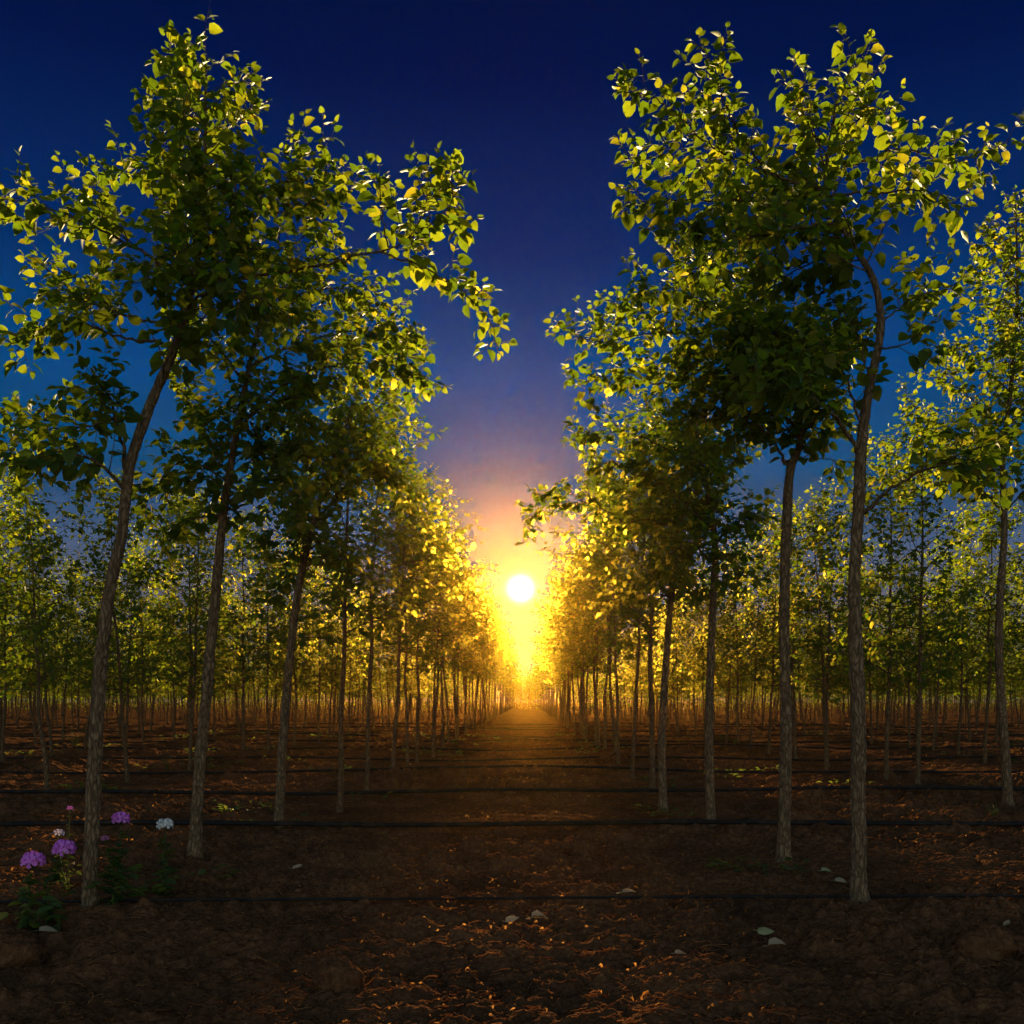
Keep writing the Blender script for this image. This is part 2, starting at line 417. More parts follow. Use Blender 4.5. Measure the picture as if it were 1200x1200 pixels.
def hero_tree(d, trunk, branches, label, seed, size=0.094, bark=BARK_R, rough=0.15, crown_label=None, dens=11, top_from=0.5, sides=40, topdens=11):
    rng = np.random.default_rng(seed)
    bpx, bpy_ = trunk[0][0], trunk[0][1]
    base = world_pt(bpx, bpy_, d); base[2] = gz(base[0], base[1]) - 0.01
    T = thing('tree', label, 'tree', tuple(base), 'young trees in the plantation rows')
    P = np.array([np.append(world_pt(p[0], p[1], d + (p[3] if len(p) > 3 else 0)) - base, p[2] * .71 * d / F) for p in trunk])
    P = np.vstack([P[0] + [0, 0, -0.14, P[0, 3] * .25], P]); P[1, 2] = max(P[1, 2], 0.005)
    C = spline(P, 0.012)
    rad = np.maximum(C[:, 3], 0.002)
    rad = rad * (1 + 0.38 * np.exp(-np.maximum(C[:, 2], 0) / 0.07))
    wood = MB(); leaf = Leafer()
    tube(wood, C[:, :3], rad, sides, rough, seed)
    # the leader carries twigs from top_from upward
    k = int(len(C) * top_from)
    clothe(wood, leaf, C[k:, :3], rad[k:], rng, size, topdens * 2.1, start=0.02, tl=(0.2, 0.5))
    wood.build('trunk', bark, T)
    for b in branches:
        spec, r0 = b[0], b[1]; opt = b[2] if len(b) > 2 else {}
        Q = px_path(spec, d, base); Q = spline(Q, 0.035)
        Q[1:-1] += rng.normal(0, 0.005, Q[1:-1].shape)
        rr = np.linspace(r0, 0.0022, len(Q))
        bm_ = MB(); tube(bm_, Q, rr, 8)
        o = dict(size=size, dens=dens); o.update(opt); o['dens'] *= 2.1
        clothe(bm_, leaf, Q, rr, rng, **o)
        bm_.build('branch', BARK, T)
    cr = link('crown', leaf.mesh('crown', LEAF, rng), T)
    print(label[:40], 'leaves', leaf.count())
    return T

# first tree left of the alley
hero_tree(5.93, [(106, 1063, 12), (108, 960, 11.5), (115, 820, 11), (127, 700, 9.6), (143, 625, 8.6), (152, 548, 8.4), (174, 480, 8.0), (204, 408, 7.2), (224, 342, 6), (236, 265, 4.6), (240, 180, 3.2), (241, 110, 2.0), (242, 62, .8)],
  [([(150, 560), (136, 490, -.05), (122, 455, -.12), (95, 440, -.25)], .014, dict(start=.35)),
   ([(148, 575), (110, 540, -.15), (60, 530, -.25), (12, 545, -.3)], .012, dict(start=.2, size=.10)),
   ([(136, 490), (100, 500, .2), (50, 505, .3), (5, 530, .35)], .008, dict(start=.2)),
   ([(226, 335), (165, 295, -.1), (95, 258, -.2), (15, 232, -.25)], .012, dict(start=.3, dens=10)),
   ([(160, 292), (130, 265, .1), (90, 225, .2)], .006, dict(start=.4, dens=8)),
   ([(214, 385), (150, 370, .2), (85, 345, .3), (42, 300, .35)], .010, dict(start=.35, dens=10)),
   ([(206, 405), (140, 395, -.15), (75, 375, -.3), (18, 412, -.35)], .010, dict(start=.3, dens=10)),
   ([(228, 330), (300, 324, -.1), (410, 303, -.25), (470, 285, -.3), (500, 245, -.3), (502, 200, -.3)], .011, dict(start=.72, dens=12)),
   ([(440, 294, -.27), (505, 318, -.35), (565, 362, -.4), (584, 412, -.42)], .006, dict(start=.1, dens=9, tl=(.1, .26), second=.15)),
   ([(470, 285, -.3), (520, 250, -.3), (543, 208, -.3)], .005, dict(start=.2, dens=8, tl=(.12, .28))),
   ([(455, 290, -.28), (448, 250, -.25), (443, 212, -.22)], .005, dict(start=.2, dens=9, tl=(.12, .28))),
   ([(238, 250), (285, 235, .1), (330, 215, .2), (358, 186, .25)], .009, dict(start=.3)),
   ([(285, 240, .1), (340, 250, .1), (378, 225, .15), (383, 190, .15)], .007, dict(start=.25)),
   ([(234, 275), (290, 290, -.2), (335, 292, -.3), (362, 270, -.35)], .008, dict(start=.25)),
   ([(240, 190), (205, 200, .2), (165, 195, .3), (138, 190, .35)], .006, dict(start=.3, dens=8)),
   ([(240, 150), (205, 110, -.1), (200, 55, -.1)], .006, dict(start=.15, dens=11, tl=(.12, .3))),
   ([(240, 170), (275, 140, .1), (300, 120, .15)], .005, dict(start=.2, dens=11, tl=(.12, .3))),
   ([(238, 240), (215, 190, -.35), (210, 130, -.45)], .007, dict(start=.15, dens=13)),
   ([(232, 290), (270, 250, -.35), (280, 180, -.45)], .008, dict(start=.15, dens=13)),
   ([(230, 310), (215, 260, .35), (225, 190, .45)], .007, dict(start=.15, dens=12)),
   ([(222, 350), (280, 340, -.4), (340, 370, -.5)], .009, dict(start=.2, dens=13, size=.10)),
   ([(228, 330), (190, 300, -.4), (170, 330, -.55)], .008, dict(start=.2, dens=11)),
  ], 'leaning rough-barked tree nearest the camera on the left, beside purple flowers', 3, dens=11, top_from=.62)

# second left
hero_tree(7.58, [(228, 1010, 11), (234, 900, 9.5), (245, 780, 8.5), (256, 660, 7.5), (262, 600, 6.8), (275, 520, 5.5), (290, 440, 4.4), (306, 370, 3), (322, 310, 1)],
  [([(280, 500), (350, 440, -.2), (430, 425, -.4), (500, 440, -.5)], .012, dict(start=.2, dens=13, size=.10)),
   ([(292, 430), (360, 400, 0), (430, 390, .1), (490, 420, .15)], .011, dict(start=.2, dens=13)),
   ([(298, 400), (350, 350, .2), (410, 340, .3), (470, 395, .3)], .009, dict(start=.2, dens=13)),
   ([(306, 370), (350, 320, -.2), (395, 290, -.3)], .007, dict(start=.2)),
   ([(268, 565), (215, 540, -.2), (165, 590, -.3)], .010, dict(start=.2, dens=12)),
   ([(272, 540), (225, 480, .2), (215, 430, .3)], .009, dict(start=.2, dens=12)),
   ([(266, 590), (320, 560, -.3), (355, 600, -.45)], .010, dict(start=.25, dens=12, size=.10)),
   ([(270, 555), (330, 520, .2), (380, 540, .3)], .009, dict(start=.2, dens=12)),
   ([(284, 470), (330, 470, -.4), (370, 510, -.5)], .008, dict(start=.2, dens=12)),
   ([(288, 450), (250, 400, -.3), (225, 360, -.4)], .008, dict(start=.2, dens=12)),
   ([(262, 605), (215, 610, .3), (180, 640, .4)], .008, dict(start=.3, dens=11)),
  ], 'leaning tree second from the camera on the left, behind the white flower', 5, top_from=.55, rough=.12)

# third left
hero_tree(9.6, [(327, 970, 8), (332, 860, 7.2), (343, 740, 6.4), (352, 680, 5.8), (365, 622, 5), (382, 560, 3.8), (402, 510, 2.4), (412, 475, .9)],
  [([(370, 610), (410, 570, -.2), (450, 560, -.3), (480, 590, -.4)], .010, dict(start=.2)),
   ([(375, 590), (420, 530, .2), (455, 505, .3)], .008, dict(start=.2)),
   ([(358, 655), (320, 620, -.2), (300, 640, -.3)], .008, dict(start=.2)),
   ([(362, 630), (340, 570, .2), (330, 530, .3)], .008, dict(start=.2)),
   ([(356, 665), (395, 650, -.3), (415, 680, -.5)], .009, dict(start=.2)),
   ([(385, 550), (360, 520, -.3), (350, 490, -.4)], .007, dict(start=.2)),
   ([(355, 670), (330, 680, .4), (310, 720, .5)], .008, dict(start=.2)),
   ([(390, 540), (430, 540, -.4), (460, 560, -.6)], .007, dict(start=.2)),
  ], 'slim tree third from the camera on the left, rising beside the first thick pipe', 6, top_from=.6, rough=.10, sides=20)

# first right
hero_tree(6.0, [(1007, 1060, 12.5), (1006, 960, 12), (1006, 860, 11.5), (1003, 760, 10.8), (1001, 690, 9.6), (1006, 600, 9.2), (1010, 515, 8.8), (1020, 450, 7.4), (1032, 385, 6.4), (1024, 330, 5.6), (996, 282, 4.6), (972, 240, 3.8), (968, 200, 3.0), (982, 120, 2.0), (1004, 64, .8)],
  [([(1004, 530), (988, 500, -.05), (970, 480, -.15), (930, 455, -.3), (880, 460, -.4)], .014, dict(start=.4, size=.104, dens=12)),
   ([(1012, 602), (1050, 568, -.1), (1095, 548, -.2), (1150, 545, -.3), (1185, 560, -.35)], .012, dict(start=.45, size=.106, dens=10)),
   ([(1095, 548, -.2), (1130, 530, -.1), (1180, 515, 0)], .007, dict(start=.15, size=.10, dens=9)),
   ([(966, 225), (900, 200, -.1), (858, 140, -.2), (826, 58, -.25)], .010, dict(start=.3, dens=10, tl=(.14, .34))),
   ([(905, 203, -.1), (835, 172, -.15), (775, 120, -.2), (725, 108, -.22)], .007, dict(start=.2, dens=10, tl=(.12, .3))),
   ([(900, 205, -.1), (830, 195, .1), (770, 185, .15), (735, 192, .2)], .007, dict(start=.25, dens=9, tl=(.12, .3))),
   ([(940, 240), (860, 235, -.25), (780, 235, -.35), (728, 240, -.4)], .008, dict(start=.25, dens=10, tl=(.14, .32))),
   ([(860, 235, -.25), (800, 262, -.3), (755, 268, -.35)], .005, dict(start=.2, dens=9, tl=(.1, .26))),
   ([(968, 205), (1010, 190, .1), (1060, 175, .2), (1120, 190, .25), (1185, 165, .3)], .009, dict(start=.25, dens=9, tl=(.12, .3))),
   ([(970, 230), (1030, 225, -.15), (1090, 225, -.25), (1130, 245, -.3)], .008, dict(start=.3, dens=9)),
   ([(975, 160), (1010, 140, .1), (1050, 122, .15)], .005, dict(start=.25, dens=9, tl=(.1, .24))),
   ([(972, 190), (945, 140, -.1), (925, 92, -.15)], .005, dict(start=.2, dens=9, tl=(.1, .26))),
   ([(1032, 380), (1070, 350, .1), (1115, 335, .15)], .007, dict(start=.25, dens=9)),
   ([(1028, 410), (1065, 400, -.2), (1100, 370, -.3)], .007, dict(start=.3, dens=8)),
   ([(985, 260), (920, 270, -.3), (850, 290, -.4), (800, 330, -.5)], .010, dict(start=.2, dens=13)),
   ([(975, 250), (900, 255, .2), (840, 275, .35)], .009, dict(start=.2, dens=13)),
   ([(1000, 290), (950, 310, .3), (900, 330, .4)], .009, dict(start=.2, dens=12)),
   ([(1012, 510), (990, 440, -.1), (960, 400, -.2)], .009, dict(start=.3, dens=11)),
   ([(1020, 450), (1000, 380, .2), (965, 340, .3)], .009, dict(start=.25, dens=10)),
   ([(970, 225), (930, 215, .3), (890, 235, .5)], .008, dict(start=.2, dens=13)),
  ], 'tall tree with crooked upper trunk nearest the camera on the right', 8, top_from=.72, topdens=9)

# second right
hero_tree(7.6, [(918, 1010, 11), (921, 860, 9.5), (919, 720, 8.6), (922, 610, 7.8), (926, 552, 7.2), (938, 515, 5.2), (930, 450, 4.2), (905, 380, 3.2), (890, 320, 1.2)],
  [([(925, 556), (914, 530, -.03), (895, 505, -.1), (850, 480, -.25), (800, 485, -.35)], .013, dict(start=.3, size=.104, dens=13)),
   ([(932, 500), (900, 470, -.3), (850, 440, -.4), (790, 430, -.5)], .012, dict(start=.2, size=.104, dens=13)),
   ([(928, 460), (860, 400, .1), (780, 390, .1), (700, 400, .1), (665, 385, .1)], .011, dict(start=.3, dens=10)),
   ([(780, 390, .1), (740, 360, .2), (705, 372, .3)], .006, dict(start=.2, dens=9)),
   ([(915, 410), (850, 360, -.2), (790, 345, -.3), (745, 345, -.4)], .010, dict(start=.3, dens=11)),
   ([(900, 370), (850, 320, .2), (800, 300, .3)], .008, dict(start=.2, dens=11)),
   ([(936, 515), (965, 480, -.2), (985, 470, -.4)], .010, dict(start=.2, dens=12, size=.104)),
   ([(930, 470), (970, 430, -.3), (980, 400, -.4)], .009, dict(start=.2, dens=12, size=.10)),
   ([(920, 430), (880, 420, -.5), (850, 450, -.7)], .010, dict(start=.1, dens=14, size=.106)),
   ([(905, 385), (870, 380, -.4), (830, 410, -.6)], .010, dict(start=.1, dens=14, size=.104)),
   ([(910, 400), (940, 390, -.4), (955, 430, -.6)], .009, dict(start=.1, dens=14, size=.104)),
   ([(850, 440, -.2), (780, 450, 0), (720, 440, .1), (675, 452, .1)], .008, dict(start=.2, dens=10)),
   ([(938, 512), (900, 500, .4), (860, 520, .5)], .009, dict(start=.2, dens=12)),
   ([(928, 540), (975, 540, .1), (1000, 580, .1)], .006, dict(start=.4, dens=8)),
  ], 'forked tree second from the camera on the right with dense dark crown', 9, top_from=.66, rough=.13, topdens=13)

# third right
hero_tree(9.7, [(833, 970, 8), (831, 860, 7), (834, 740, 6.2), (838, 650, 5.6), (832, 590, 4.4), (822, 540, 3.2), (815, 480, 1)],
  [([(837, 660), (790, 620, -.2), (745, 610, -.3), (715, 640, -.3)], .010, dict(start=.2)),
   ([(835, 620), (780, 570, .1), (725, 545, .1), (685, 545, .1)], .010, dict(start=.25)),
   ([(828, 570), (770, 520, -.2), (710, 505, -.3), (670, 515, -.3)], .009, dict(start=.3, dens=10)),
   ([(836, 640), (875, 600, -.2), (900, 620, -.4)], .009, dict(start=.2)),
   ([(830, 590), (860, 540, .2), (880, 500, .3)], .008, dict(start=.2)),
   ([(824, 550), (790, 500, .3), (760, 480, .4)], .007, dict(start=.2)),
   ([(837, 655), (860, 650, -.5), (870, 690, -.7)], .008, dict(start=.2)),
   ([(836, 645), (800, 640, -.5), (790, 680, -.7)], .009, dict(start=.2, size=.10)),
   ([(826, 560), (815, 530, -.5), (810, 560, -.8)], .008, dict(start=.1, dens=13)),
   ([(834, 610), (810, 590, .5), (770, 610, .7)], .008, dict(start=.1, dens=12)),
  ], 'straight tree third from the camera on the right, standing at a pipe', 12, top_from=.66, rough=.10, sides=20)

# fourth right, whose low branch hangs into the alley beside the sun
hero_tree(11.4, [(777, 946, 7), (776, 860, 6.4), (783, 740, 5.4), (790, 660, 4.2), (782, 600, 3), (775, 550, 1)],
  [([(788, 670), (740, 620, -.3), (690, 590, -.6), (640, 595, -.8)], .010, dict(start=.3, size=.10, dens=10)),
   ([(690, 590, -.6), (650, 575, -.7), (622, 610, -.8), (618, 635, -.8)], .005, dict(start=.1, size=.10, dens=10, tl=(.1, .25))),
   ([(788, 640), (740, 590, .2), (700, 560, .3)], .008, dict(start=.2)),
   ([(786, 700), (745, 690, -.3), (715, 700, -.4)], .008, dict(start=.2)),
   ([(784, 720), (820, 690, -.2), (850, 700, -.3)], .008, dict(start=.2)),
   ([(788, 640), (820, 600, .2), (840, 570, .3)], .008, dict(start=.2)),
   ([(786, 690), (780, 660, -.5), (760, 680, -.7)], .008, dict(start=.2)),
  ], 'tree fourth from the camera on the right, one branch hanging beside the sun', 14, top_from=.6, rough=.06, sides=16)

# tall tree at the right edge, second row
hero_tree(11.5, [(1181, 946, 8), (1178, 880, 7.4), (1171, 780, 6.6), (1172, 700, 6), (1177, 620, 5.2), (1175, 540, 4.4), (1185, 450, 3.6), (1192, 350, 2.6), (1190, 240, .9)],
  [([(1177, 600), (1130, 560, -.2), (1090, 570, -.3)], .010, dict(start=.2)),
   ([(1175, 560), (1120, 510, .2), (1075, 500, .3)], .010, dict(start=.2)),
   ([(1178, 510), (1130, 460, -.2), (1090, 440, -.3)], .010, dict(start=.2)),
   ([(1184, 460), (1140, 420, .2), (1110, 400, .3)], .009, dict(start=.2)),
   ([(1188, 400), (1150, 350, -.1), (1135, 320, -.2)], .009, dict(start=.2)),
   ([(1192, 340), (1165, 300, .1), (1155, 270, .2)], .007, dict(start=.2)),
   ([(1177, 600), (1220, 560, -.2), (1260, 570, -.3)], .010, dict(start=.2)),
   ([(1180, 500), (1230, 450, .2), (1280, 440, .3)], .010, dict(start=.2)),
   ([(1190, 400), (1230, 350, -.2), (1260, 330, -.3)], .009, dict(start=.2)),
   ([(1178, 540), (1160, 520, -.5), (1150, 550, -.8)], .009, dict(start=.2)),
   ([(1186, 440), (1180, 400, -.5), (1170, 420, -.8)], .009, dict(start=.2)),
  ], 'very tall tree at the right edge, nearest of the second row right of the alley', 15, top_from=.6, rough=.06, sides=16)

# ---- ordinary trees: six kinds, copied down the rows
def make_kind(seed, H, base_h, spread, LS=.094):
    rng = np.random.default_rng(seed)
    n = 9; z = np.linspace(-.12, H, n); lean = rng.normal(0, .03, 2)
    x = lean[0] * np.maximum(z, 0) + np.concatenate([[0, 0], np.cumsum(rng.normal(0, .02, n - 2))])
    y = lean[1] * np.maximum(z, 0) + np.concatenate([[0, 0], np.cumsum(rng.normal(0, .02, n - 2))])
    r0 = rng.uniform(.029, .038)
    r = r0 * np.clip(1 - (np.maximum(z, 0) / H) ** 1.25, .03, 1)
    C = spline(np.stack([x, y, z, r], 1), .05)
    rad = C[:, 3] * (1 + .25 * np.exp(-np.maximum(C[:, 2], 0) / .08))
    wood = MB(); leaf = Leafer(); tube(wood, C[:, :3], rad, 12, .07, seed)
    nb = int((H - base_h) * 8.5); az = rng.uniform(0, 6.28)
    for k in range(nb):
        t = (k + rng.uniform(0, .8)) / nb
        zb = base_h + (H - base_h - .35) * t
        p = np.array([np.interp(zb, C[:, 2], C[:, c]) for c in range(3)]); az += 2.4 + rng.uniform(-.4, .4)
        ln = spread * (.40 + .75 * math.sin(math.pi * (.12 + .78 * t))) * rng.uniform(.65, 1.15)
        d = np.array([math.cos(az), math.sin(az), rng.uniform(.25, .8) + .5 * t])
        Q = [p]; dd = unit(d)
        for q in range(6):
            dd = unit(dd + rng.normal(0, .1, 3) + np.array([0, 0, -.10 + .1 * t])); Q.append(Q[-1] + dd * ln / 6)
        Q = spline(np.array(Q), .06); rr = np.linspace(np.interp(zb, C[:, 2], rad) * .45, .002, len(Q))
        tube(wood, Q, rr, 5)
        clothe(wood, leaf, Q, rr, rng, LS, 10.5, tl=(.16, .40), start=.15, second=.35, spacing=.040)
    k = int(len(C) * .8); clothe(wood, leaf, C[k:, :3], rad[k:], rng, .10, 12, start=.02)
    print('kind', seed, 'leaves', leaf.count())
    return wood.mesh('trunk', BARK), leaf.mesh('crown', LEAF, rng), C, leaf
KINDS = [make_kind(100 + k, H, b, s) for k, (H, b, s) in enumerate([(4.9, 1.95, 1.2), (5.3, 2.1, 1.25), (4.6, 1.85, 1.15), (5.0, 2.15, 1.1), (5.5, 2.0, 1.25), (4.6, 1.75, 1.1), (4.6, 1.35, 1.0), (5.0, 1.5, 1.0), (4.3, 1.25, .95), (4.8, 1.2, 1.05)])]

ORD = 'first second third fourth fifth sixth seventh eighth ninth tenth eleventh twelfth thirteenth fourteenth fifteenth sixteenth seventeenth eighteenth nineteenth twentieth'.split()
rows = {}                                                # row index: -1 left of the alley, +1 right, then outward
def proj(x, y): return CX + F * x / y
cand = []
def jit(s): return float(R.normal(0, s))
# alley rows after the traced ones
firstL = [(398, 948), (430, 930), (461, 911), (478, 899)]
for (px, py) in firstL:
    d = HC * F / (py - HY); cand.append((-1, (px - CX) * d / F, d))
d = 19.6
while d < 175: cand.append((-1, -2.12 + jit(.1), d)); d += 1.8 + jit(.18)
firstR = [(741, 912), (725, 897)]
for (px, py) in firstR:
    d = HC * F / (py - HY); cand.append((1, (px - CX) * d / F, d))
cand.append((1, 1.62, 13.3))
d = 20.4
while d < 175: cand.append((1, 1.72 + jit(.1), d)); d += 1.8 + jit(.18)
for (r, px, py) in [(-2, 55, 933), (-2, 150, 918), (-2, 222, 906), (2, 1075, 925), (2, 1038, 914), (2, 968, 903)]:
    d = HC * F / (py - HY); cand.append((r, (px - CX) * d / F, d))
for r in range(2, 24):
    for sg in (-1, 1):
        x0 = (-2.1 - 3.68 * (r - 1)) if sg < 0 else (1.7 + 3.6 * (r - 1))
        d = 10.2 + R.uniform(0, 1.2) if r > 2 else 18.6
        while d < 175:
            cand.append((sg * r, x0 + jit(.12), d)); d += 1.8 + jit(.2)
for d in np.arange(120, 176, 3.6):               # the plantation closes off the far end of the alley
    for x in (-1.1, .1, 1.0): cand.append((3, x + jit(.3), d + jit(.4)))
vis = [c for c in cand if -130 - 400 / c[2] * 3 < proj(c[1], c[2]) < 1330 + 400 / c[2] * 3]
vis.sort(key=lambda c: c[2])
NEAR = 285
near, far = vis[:NEAR], vis[NEAR:]
# the two alley rows show all the way down: keep them individual farther out
print('near trees', len(near), 'to', near[-1][2], 'far', len(far))
cnt = {-1: 3, 1: 4, 2: 1}
LOOK = ['slim', 'full-crowned', 'short', 'narrow-crowned', 'tall', 'low-branched', 'low-crowned', 'bushy', 'short bushy', 'low-hanging']
last = None
for (r, x, y) in near:
    k = int(R.integers(0, 6)) if abs(r) == 1 else int(R.integers(5, 10))
    if k == last: k = (k + 1) % 6 if abs(r) == 1 else 5 + (k - 4) % 5
    last = k
    T = thing('tree', None, 'tree', (x, y, gz(x, y)), 'young trees in the plantation rows')
    c = cnt[r] = cnt.get(r, 0) + 1
    side = 'left' if r < 0 else 'right'; rw = abs(r)
    rowname = f'row bordering the alley, {side} side' if rw == 1 else f'{ORD[rw - 1]} row {side} of alley'
    pxx = proj(x, y)
    if not -30 < pxx < 1230:
        cnt[r] -= 1
        T['label'] = f'tree cut off by the {side} picture edge in {rowname}'
    elif c <= 20:
        T['label'] = f'{LOOK[k]} tree, {ORD[c - 1]} from front in {rowname}'
    else:
        T['label'] = f'distant hazy tree beyond the twentieth in {rowname}'
    T.rotation_euler = (jit(.02), jit(.02), float(R.uniform(0, 6.28)))
    s = float(R.uniform(.92, 1.1)); wide = 1.12 if abs(r) == 1 and y > 22 else 1.0; T.scale = (s * wide, s * wide, s)
    link('trunk', KINDS[k][0], T); link('crown', KINDS[k][1], T)

# the rest of the plantation, far off: one mass
fw, fl = MB(), MB()
simple = []
for (w, c, C, lf) in KINDS:
    p, dd, nn, ss = (np.concatenate(q) for q in (lf.p, lf.d, lf.n, lf.s))
    simple.append((C, p, dd, nn, ss))
for (r, x, y) in far:
    C, p, dd, nn, ss = simple[int(R.integers(0, 6)) if abs(r) == 1 else int(R.integers(5, 10))]
    a = R.uniform(0, 6.28); ca, sa = math.cos(a), math.sin(a); M = np.array([[ca, -sa, 0], [sa, ca, 0], [0, 0, 1]]); s = R.uniform(.9, 1.12) * (1.18 if abs(r) == 1 else 1)
    o = np.array([x, y, 0.0])
    K = C[::12]; tube(fw, K[:, :3] @ M.T * s + o, np.maximum(K[:, 3], .004), 5)
    n = int(np.clip(16000 / y, 110, 300)); n = n + (n % 2); idx = R.choice(len(ss), n, replace=False); g_ = math.sqrt(len(ss) / n) * .8
    P0 = p[idx] @ M.T * s; low = min(1.0, max(0.0, (y - 45) / 60)); P0[:, 2] -= low * (1.7 * R.random(n) ** 1.5) * (R.random(n) < .75); P0[:, 2] = np.maximum(P0[:, 2], .1) ; P0 = P0 + o; D0 = dd[idx] @ M.T; N0 = nn[idx] @ M.T; S0 = ss[idx] * g_
    D0 /= np.linalg.norm(D0, axis=1)[:, None]; S_ = np.cross(D0, N0); S_ /= np.linalg.norm(S_, axis=1)[:, None]
    V = np.stack([P0, P0 + D0 * S0[:, None] * .45 + S_ * S0[:, None] * .4, P0 + D0 * S0[:, None], P0 + D0 * S0[:, None] * .45 - S_ * S0[:, None] * .4], 1)
    q = np.arange(n * 4).reshape(-1, 4); fl.add(V.reshape(-1, 3), q)
DT = thing('distant_trees', 'hazy mass of far trees closing off the plantation rows', 'trees'); tag(DT, kind='stuff')
fw.build('trunks', BARK, DT)['kind'] = 'stuff'; fl.build('foliage', LEAF, DT)['kind'] = 'stuff'

# ------------------------------------------------------------------ irrigation pipes
pipe_y = [(1061, .009), (972, .023), (935, .022), (910, .019), (893, .019), (881, .019), (872, .019), (865, .019), (859, .019), (854.5, .019), (851, .019)]
PL = ['thin half-buried black pipe across the soil at the feet of the nearest trees',
      'thick black irrigation pipe, second from the camera, crossing just beyond two small clods']
for k, (py, r) in enumerate(pipe_y):
    d = HC * F / (py - HY); w = 5.5 if k == 0 else max(9, d * .75)
    px_ = np.arange(-w, w, 0.06 if d < 15 else .15)
    yy = d + .05 * fbm(px_ * .2, px_ * 0 + k, 5, 2) * 1.5 + .01 * (px_)
    h0 = soil_height(px_, yy); K = 41 if d < 15 else 17
    hp = np.pad(h0, K, 'edge'); mxf = np.max(np.stack([hp[q:q + len(h0) + K] for q in range(K)]), 0)          # rests on the clod tops
    zz = np.convolve(mxf, np.ones(K + 1) / (K + 1), 'valid')[:len(h0)] - (.012 if k == 0 else .014) + r
    mb = MB(); tube(mb, np.stack([px_, yy, zz], 1), r, 10)
    lab = PL[k] if k < 2 else f'black irrigation pipe, {ORD[k]} from the camera, crossing the alley floor'
    tag(mb.build('irrigation_pipe', PIPE), lab, 'pipe', 'irrigation pipes laid across the rows')

# ------------------------------------------------------------------ soil clods
def clod(px, py, wpx, hpx, label, seed):
    d = HC * F / (py - HY); x = (px - CX) * d / F; rng = np.random.default_rng(seed)
    rx, rz = wpx / 2 * d / F, hpx * d / F
    nu, nv = 28, 18; u = np.linspace(0, 2 * math.pi, nu, endpoint=False); v = np.linspace(-.5, .5, nv) * math.pi
    U, Vv = np.meshgrid(u, v)
    n1 = fbm(np.cos(U) * np.cos(Vv) * 1.6 + 5, np.sin(U) * np.cos(Vv) * 1.6 + Vv * 1.3 + seed, seed, 4)
    n2 = lumps(np.cos(U) * np.cos(Vv) * 3 + 9, np.sin(U) * np.cos(Vv) * 3 + Vv * 2.5, seed)
    rr = 1 + .8 * n1 + .3 * n2 + .12 * lumps(np.cos(U) * np.cos(Vv) * 7 + 9, np.sin(U) * np.cos(Vv) * 7 + Vv * 6, seed + 3)
    P = np.stack([np.cos(U) * np.cos(Vv) * rr * rx, np.sin(U) * np.cos(Vv) * rr * rx * .8, np.sin(Vv) * rr * rz * .72 + rz * .28], -1).reshape(-1, 3)
    i_ = np.arange(nv - 1)[:, None] * nu; j = np.arange(nu)[None]; k = (j + 1) % nu
    mb = MB(); mb.add(P, np.stack([i_ + j, i_ + k, i_ + nu + k, i_ + nu + j], -1).reshape(-1, 4))
    o = mb.build('soil_clod', SOIL); o.location = (x, d, gz(x, d)); tag(o, label, 'clod', 'clods lying on the soil')
clod(395, 1158, 50, 34, 'round dark clod lying alone in the front soil left of centre', 1)
clod(557, 1005, 38, 24, 'small dark clod just before the thick pipe, left of the two there', 2)
clod(685, 1003, 30, 21, 'small dark clod just before the thick pipe, right of the two there', 3)
clod(14, 1128, 60, 26, 'broad dark clod in the bottom left corner below the flowering plants', 4)
clod(1150, 1120, 60, 30, 'broad low clod in the soil at the lower right edge', 6)

# ------------------------------------------------------------------ fallen leaves
def fallen(px, py, lenpx, ang, m, label, curl=.5, seed=0, tilt=.35):
    d = HC * F / (py - HY); x = (px - CX) * d / F; s = lenpx * .85 * d / F
    rng = np.random.default_rng(seed); mb = MB()
    dr = np.array([[math.cos(ang), math.sin(ang), .1]]); nr = np.array([[rng.normal(0, .2), -tilt, .9]])
    add_leaves(mb, np.zeros((1, 3)), dr, nr, np.array([s]), True, rng, .62, 1.6)
    v = mb.v[0]; t = v @ dr[0] / s; v[:, 2] += curl * s * (t - .5) ** 2
    me = mb.mesh('fallen_leaf', m)
    o = link('fallen_leaf', me); o.location = (x, d, gz(x, d) + .035)
    sd = o.modifiers.new('thick', 'SOLIDIFY'); sd.thickness = .0012
    tag(o, label, 'leaf', 'pale leaves fallen on the soil')
fallen(882, 1106, 22, -.35, GREY, 'grey green fallen leaf upright on the front soil, right of centre', .5, 1, .9)
fallen(893, 1122, 26, .1, PALE, 'long pale fallen leaf just below the grey green one, front right', .2, 2, .3)
fallen(588, 1097, 20, .1, PALE, 'tan fallen leaf in the middle foreground', .7, 3, .6)
fallen(616, 1086, 24, .25, PALE, 'narrow whitish fallen leaf right above the tan one in the foreground', .2, 4, .4)
fallen(40, 1104, 24, .45, PALE, 'pale fallen leaf under the purple flowers at lower left', .5, 5, .4)
fallen(722, 1056, 20, .2, PALE, 'thin pale fallen leaf close to the half-buried pipe in the centre', .2, 6, .2)
fallen(958, 1026, 16, -.2, GREY, 'yellowish fallen leaf left of the nearest right trunk', .4, 7, .5)
fallen(972, 1034, 17, -.3, PALE, 'pale fallen leaf touching the foot of the nearest right trunk', .3, 8, .4)
fallen(338, 1029, 14, .2, PALE, 'small whitish fallen leaf alone between the second and third left trunks', .6, 9, .6)
fallen(1173, 1087, 15, .5, PALE, 'small curled whitish leaf at the far right of the foreground', .8, 10, .6)
